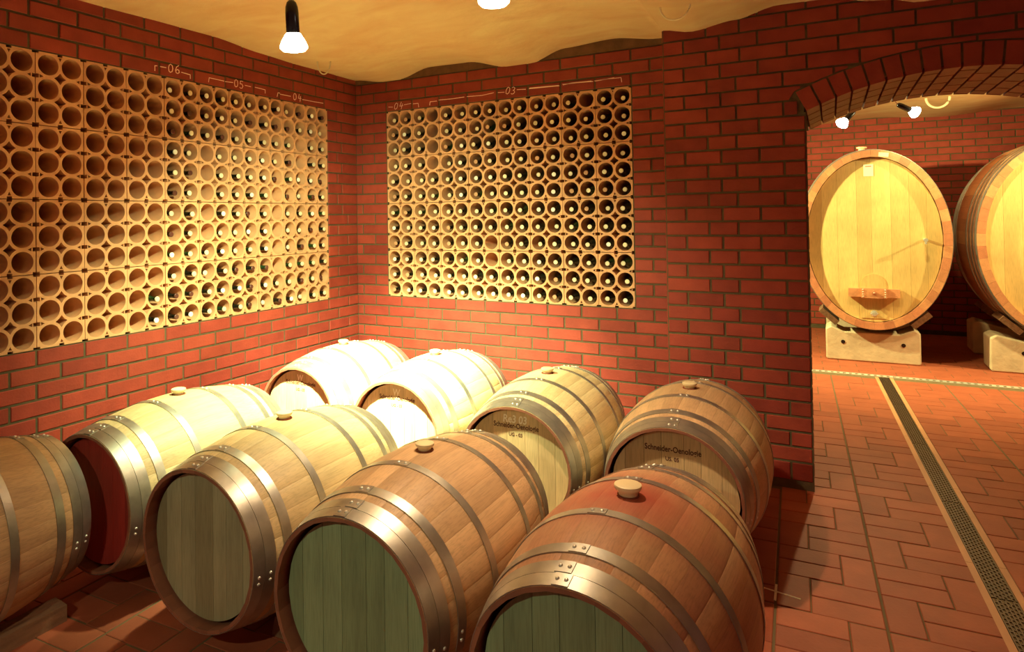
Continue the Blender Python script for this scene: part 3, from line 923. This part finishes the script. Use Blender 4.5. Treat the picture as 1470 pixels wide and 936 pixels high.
# ------------------------------------------------------------------ big oval casks
CA, CB, CT = .655, .902, .075; CL = .72
def cask_meshes():
    NS = 46; out = []
    for i in range(NS):
        t0, t1 = 2*PI*i/NS, 2*PI*(i+1)/NS
        v = []; f = []; n = 10
        for j in range(n+1):
            s = -CL+2*CL*j/n; k = 1+.045*(1-(s/CL)**2)
            inn = CT if j not in (0, n) else CT-.006
            for t in (t0+.0006, (t0+t1)/2, t1-.0006): v.append((CA*k*math.sin(t), s, CB*k*math.cos(t)))
            for t in (t0+.0006, t1-.0006): v.append(((CA*k-inn)*math.sin(t), s, (CB*k-inn)*math.cos(t)))
        for j in range(n):
            a, b = j*5, j*5+5
            f += [(a, a+1, b+1, b), (a+1, a+2, b+2, b+1), (a+3, b+3, b+4, a+4), (a, b, b+3, a+3), (a+2, a+4, b+4, b+2)]
        f.append((0, 3, 4, 2, 1)); e = n*5; f.append((e, e+1, e+2, e+4, e+3))
        out.append(mesh(v, f, True, 30))
    return out
CSM = cask_meshes()
for q in CSM: q.materials.append(M['cask'])
def cask_hoop(s0, s1):
    n = 96; v = []; f = []
    for i in range(n):
        t = 2*PI*i/n
        for s, e in ((s0, .001), (s0, .005), (s1, .005), (s1, .001)):
            k = 1+.045*(1-(s/CL)**2); v.append(((CA*k+e)*math.sin(t), s, (CB*k+e)*math.cos(t)))
    for i in range(n):
        a, b = i*4, ((i+1) % n)*4
        for k in range(3): f.append((a+k, b+k, b+k+1, a+k+1))
    return mesh(v, f, True, 30)
CH = [cask_hoop(a, b) for a, b in ((-.715, -.655), (-.60, -.55), (-.48, -.435), (-.34, -.30), (.30, .34), (.435, .48), (.55, .60), (.655, .715))]
for q in CH: q.materials.append(M['steel'])
RH_ = CA-CT+.002
CPL = plank_meshes(RH_, 8, 0, .045, [1.0, 1.0, 1.25, .9, 1.2, 1.1, 1.0, .9], ay=(CB-CT+.002)/RH_)
for q in CPL: q.materials.append(M['cask_head'])
def cask(cx, label, plates=True):
    yf = 3.42; cz = 1.245
    root = empty('oval_cask', (cx, yf+CL, cz)); tag(root, label, 'cask', 'big oval casks beyond the arch')
    for q in CSM: link('stave', q, None, root)
    for q in CH: link('hoop', q, None, root)
    for q in CPL:
        link('head_board', q, None, root, (0, -CL+.055, 0)); link('head_board', q, None, root, (0, CL-.055, 0), (0, 0, PI))
    fy = -CL+.055
    # arched door, yoke with bolts, tap
    mb = MB(); pts = [(-.11, -.86), (.11, -.86), (.11, -.50)]+[(.11*math.cos(a), -.50+.115*math.sin(a)) for a in [PI*i/10 for i in range(1, 10)]]+[(-.11, -.50)]
    pts = [(x, z+.04) for x, z in pts]
    pts[0] = (-.11, -.795); pts[1] = (.11, -.795)
    mb.prism(pts, fy-.006, fy+.01); d_ = link('door', mb.me(), M['cask_head'], root)
    mb = MB(); mb.box((0, fy-.035, -.535), (.44, .055, .085)); o1 = link('yoke', mb.me(), M['cask'], root)
    mb = MB(); mb.box((0, fy-.068, -.535), (.22, .03, .10)); link('yoke_block', mb.me(), M['cask'], o1)
    for sx in (-.095, .095):
        for dz in (-.035, -.012, .012, .035):
            mb = MB(); mb.lathe([(.006, 0), (.006, .008), (.003, .010)], 8, Matrix.Translation((sx, fy-.083, -.535+dz)) @ Matrix.Rotation(PI/2, 4, 'X'))
            link('bolt', mb.me(), M['bright_steel'], o1)
    mb = MB(); m_ = Matrix.Translation((0, fy-.083, -.53)) @ Matrix.Rotation(PI/2, 4, 'X')
    mb.lathe([(.020, 0), (.020, .02), (.010, .022), (.010, .045), (.004, .05)], 12, m_); link('clamp_screw', mb.me(True, 40), M['cask'], o1)
    mb = MB(); m_ = Matrix.Translation((.0, fy, -.745)) @ Matrix.Rotation(PI/2, 4, 'X')
    mb.lathe([(.03, 0), (.03, .012), (.016, .014), (.016, .05), (.022, .052), (.022, .07), (.01, .072)], 16, m_)
    mb.tube([(-.035, fy-.045, -.745), (.035, fy-.045, -.745)], .006, 8); link('tap', mb.me(True, 40), M['bright_steel'], root)
    if plates:
        mb = MB(); m_ = Matrix.Translation((.435, fy, .0)) @ Matrix.Rotation(PI/2, 4, 'X')
        mb.lathe([(.014, 0), (.014, .03), (.009, .032), (.009, .11), (.018, .112), (.018, .13)], 12, m_)
        mb.tube([(.435, fy-.10, .0), (.435, fy-.10, -.04)], .009, 8); link('sampling_valve', mb.me(True, 40), M['bright_steel'], root)
        mb = MB(); mb.box((-.02, fy-.002, .70), (.085, .003, .12)); p = link('paper_label', mb.me(), M['paper'], root)
        mb = MB(); mb.box((-.02, fy-.0045, .74), (.05, .002, .008)); link('red_line', mb.me(), simple('red_print', (.6, .05, .03), .6), p)
        mb = MB(); mb.box((.11, -CL-.002, .848), (.085, .004, .042), Matrix.Rotation(.13, 4, 'Y')); link('number_plate', mb.me(), M['paper'], root)
    kz = CB*1.045
    mb = MB(); mb.lathe([(.03, kz-.03), (.032, kz+.03), (.05, kz+.035), (.05, kz+.05), (.03, kz+.055)], 20, Matrix.Translation((-.05, .0, 0)))
    link('bung', mb.me(True, 40), M['silicone'], root)
    return root
cask(3.83, 'whole oval cask straight beyond the arch with a valve and yoke on its head')
cask(5.32, 'second oval cask at the right edge with its hooped flank showing', plates=False)
for cx, nm in ((3.808, 'left'), (5.26, 'right')):
    hw = .41 if nm == 'left' else .50
    for yy, fb_ in ((3.68, 'front'), (4.62, 'rear')):
        root = empty('cask_cradle', (cx, yy, 0)); tag(root, 'pale concrete cradle block under the %s of the %s cask' % (fb_, nm), 'cradle', 'concrete cradles under the casks')
        pl = [(-hw+.01, 0), (hw-.01, 0), (hw, .02), (hw, .315), (hw-.05, .345), (.24, .293), (-.24, .293), (-hw+.05, .345), (-hw, .315), (-hw, .02)]
        mb = MB(); mb.prism(pl, -.18, .18); o = link('block', mb.me(), M['concrete'], root)
        bv = o.modifiers.new('bev', 'BEVEL'); bv.width = .012; bv.segments = 2; bv.limit_method = 'ANGLE'
        for hx in (-.255, .265):
            mb = MB(); mb.lathe([(.019, 0), (.019, .004)], 14, Matrix.Translation((hx, -.1803, .19)) @ Matrix.Rotation(PI/2, 4, 'X')); link('hole', mb.me(), M['black'], root)
        for s in (-1, 1):
            u = .555; ex = s*u*CA*1.04; ez = 1.245-CB*1.04*math.sqrt(1-u*u)
            sl = math.atan2(CB*u, CA*math.sqrt(1-u*u))
            nx, nz = s*math.sin(sl), -math.cos(sl)
            c_ = (ex+nx*.030+(3.83-3.808 if nm == 'left' else .06), 0, ez+nz*.030)
            mb = MB(); mb.box(c_, (.20, .34, .055), Matrix.Rotation(-s*sl, 4, 'Y'))
            q = link('wedge', mb.me(), M['rawwood'], root)

# ------------------------------------------------------------------ lamps
def lamp(L, i):
    p = Vector(L['p']); a = (Vector(L['aim'])-p).normalized()
    root = empty('reflector_lamp', (p.x, p.y, L['top'])); tag(root, L['label'], 'lamp', 'hanging reflector lamps')
    def loc(v): return Vector(v)-Vector((p.x, p.y, L['top']))
    back = -a
    if 'sock' not in L:      # hanging from its cord, tilted a little
        back = (Vector((0, 0, 1))*1.0+back*.35).normalized()
    else:
        back = Vector(L['sock']).normalized()
    q = back.to_track_quat('Z', 'Y').to_matrix().to_4x4()
    m4 = Matrix.Translation(loc(p)) @ q @ Matrix.Scale(L['k'], 4)
    mb = MB(); mb.lathe([(.010, -.018), (.036, -.014), (.0465, -.004), (.047, .004), (.040, .022), (.026, .045), (.0155, .055)], 32, m4)
    bm_ = bulb_mat(tuple(c*.5+.5 for c in L['c']), L['em'])
    link('bulb', mb.me(True, 50), bm_, root)
    mb = MB(); mb.lathe([(.0205, .045), (.0225, .048), (.0225, .115), (.021, .135), (.016, .15), (.008, .158)], 24, m4)
    link('socket', mb.me(True, 50), M['black'], root)
    e = m4 @ Vector((0, 0, .155))
    mb = MB(); mb.tube([e, e+Vector((back.x*.03, back.y*.03, .04)), Vector((e.x, e.y, e.z+.12)), Vector((e.x, e.y, .02))], .003, 8)
    link('cord', mb.me(), M['cable'], root)
for i, L in enumerate(LAMPS): lamp(L, i)

# looped plaster-coloured hooks under the ceiling
M['cream'] = simple('cream_plaster', (.88, .74, .48), .8, var=0)
def loop(x, y, z, r, rz, label, th=.008, st=1.05):
    mb = MB(); mb.tube([(r*math.cos(a), 0, r*math.sin(a)*st) for a in [PI+PI*i/16 for i in range(17)]], th, 8)
    o = link('ceiling_loop', mb.me(True, 60), M['cream'], None, (x, y, z), (0, 0, rz)); tag(o, label, 'hook', 'half-round loops under the ceilings')
loop(.33, -.80, ceil_z(.33, -.80)-.012, .046, .55, 'small half-round loop hanging from the ceiling near the room corner', .005, 2.0)
loop(2.76, -.80, ceil_z(2.76, -.8)+.01, .078, 0, 'half-round loop hanging from the ceiling above the pier edge', .005)
loop(4.45, 3.9, ceil2(4.45, 3.9)-.02, .10, 0, 'pale half-round loop under the ceiling beyond the arch', .011)

# chalk cross on the tiles beside the barrels
mb = MB()
for (x0, y0), (x1, y1) in (((3.335, -1.545), (3.168, -1.515)), ((3.246, -1.60), (3.243, -1.47))):
    d = Vector((x1-x0, y1-y0)).normalized(); n_ = Vector((-d.y, d.x))*.0045
    mb.add([(x0+n_.x, y0+n_.y, .0008), (x0-n_.x, y0-n_.y, .0008), (x1-n_.x, y1-n_.y, .0008), (x1+n_.x, y1+n_.y, .0008),
            (x0+n_.x, y0+n_.y, -.001), (x0-n_.x, y0-n_.y, -.001), (x1-n_.x, y1-n_.y, -.001), (x1+n_.x, y1+n_.y, -.001)],
           [(0, 1, 2, 3), (0, 4, 5, 1), (1, 5, 6, 2), (2, 6, 7, 3), (3, 7, 4, 0)])
o = link('chalk_cross', mb.me(), M['chalk2'], floor); o['label'] = 'pale chalk cross on the tiles'
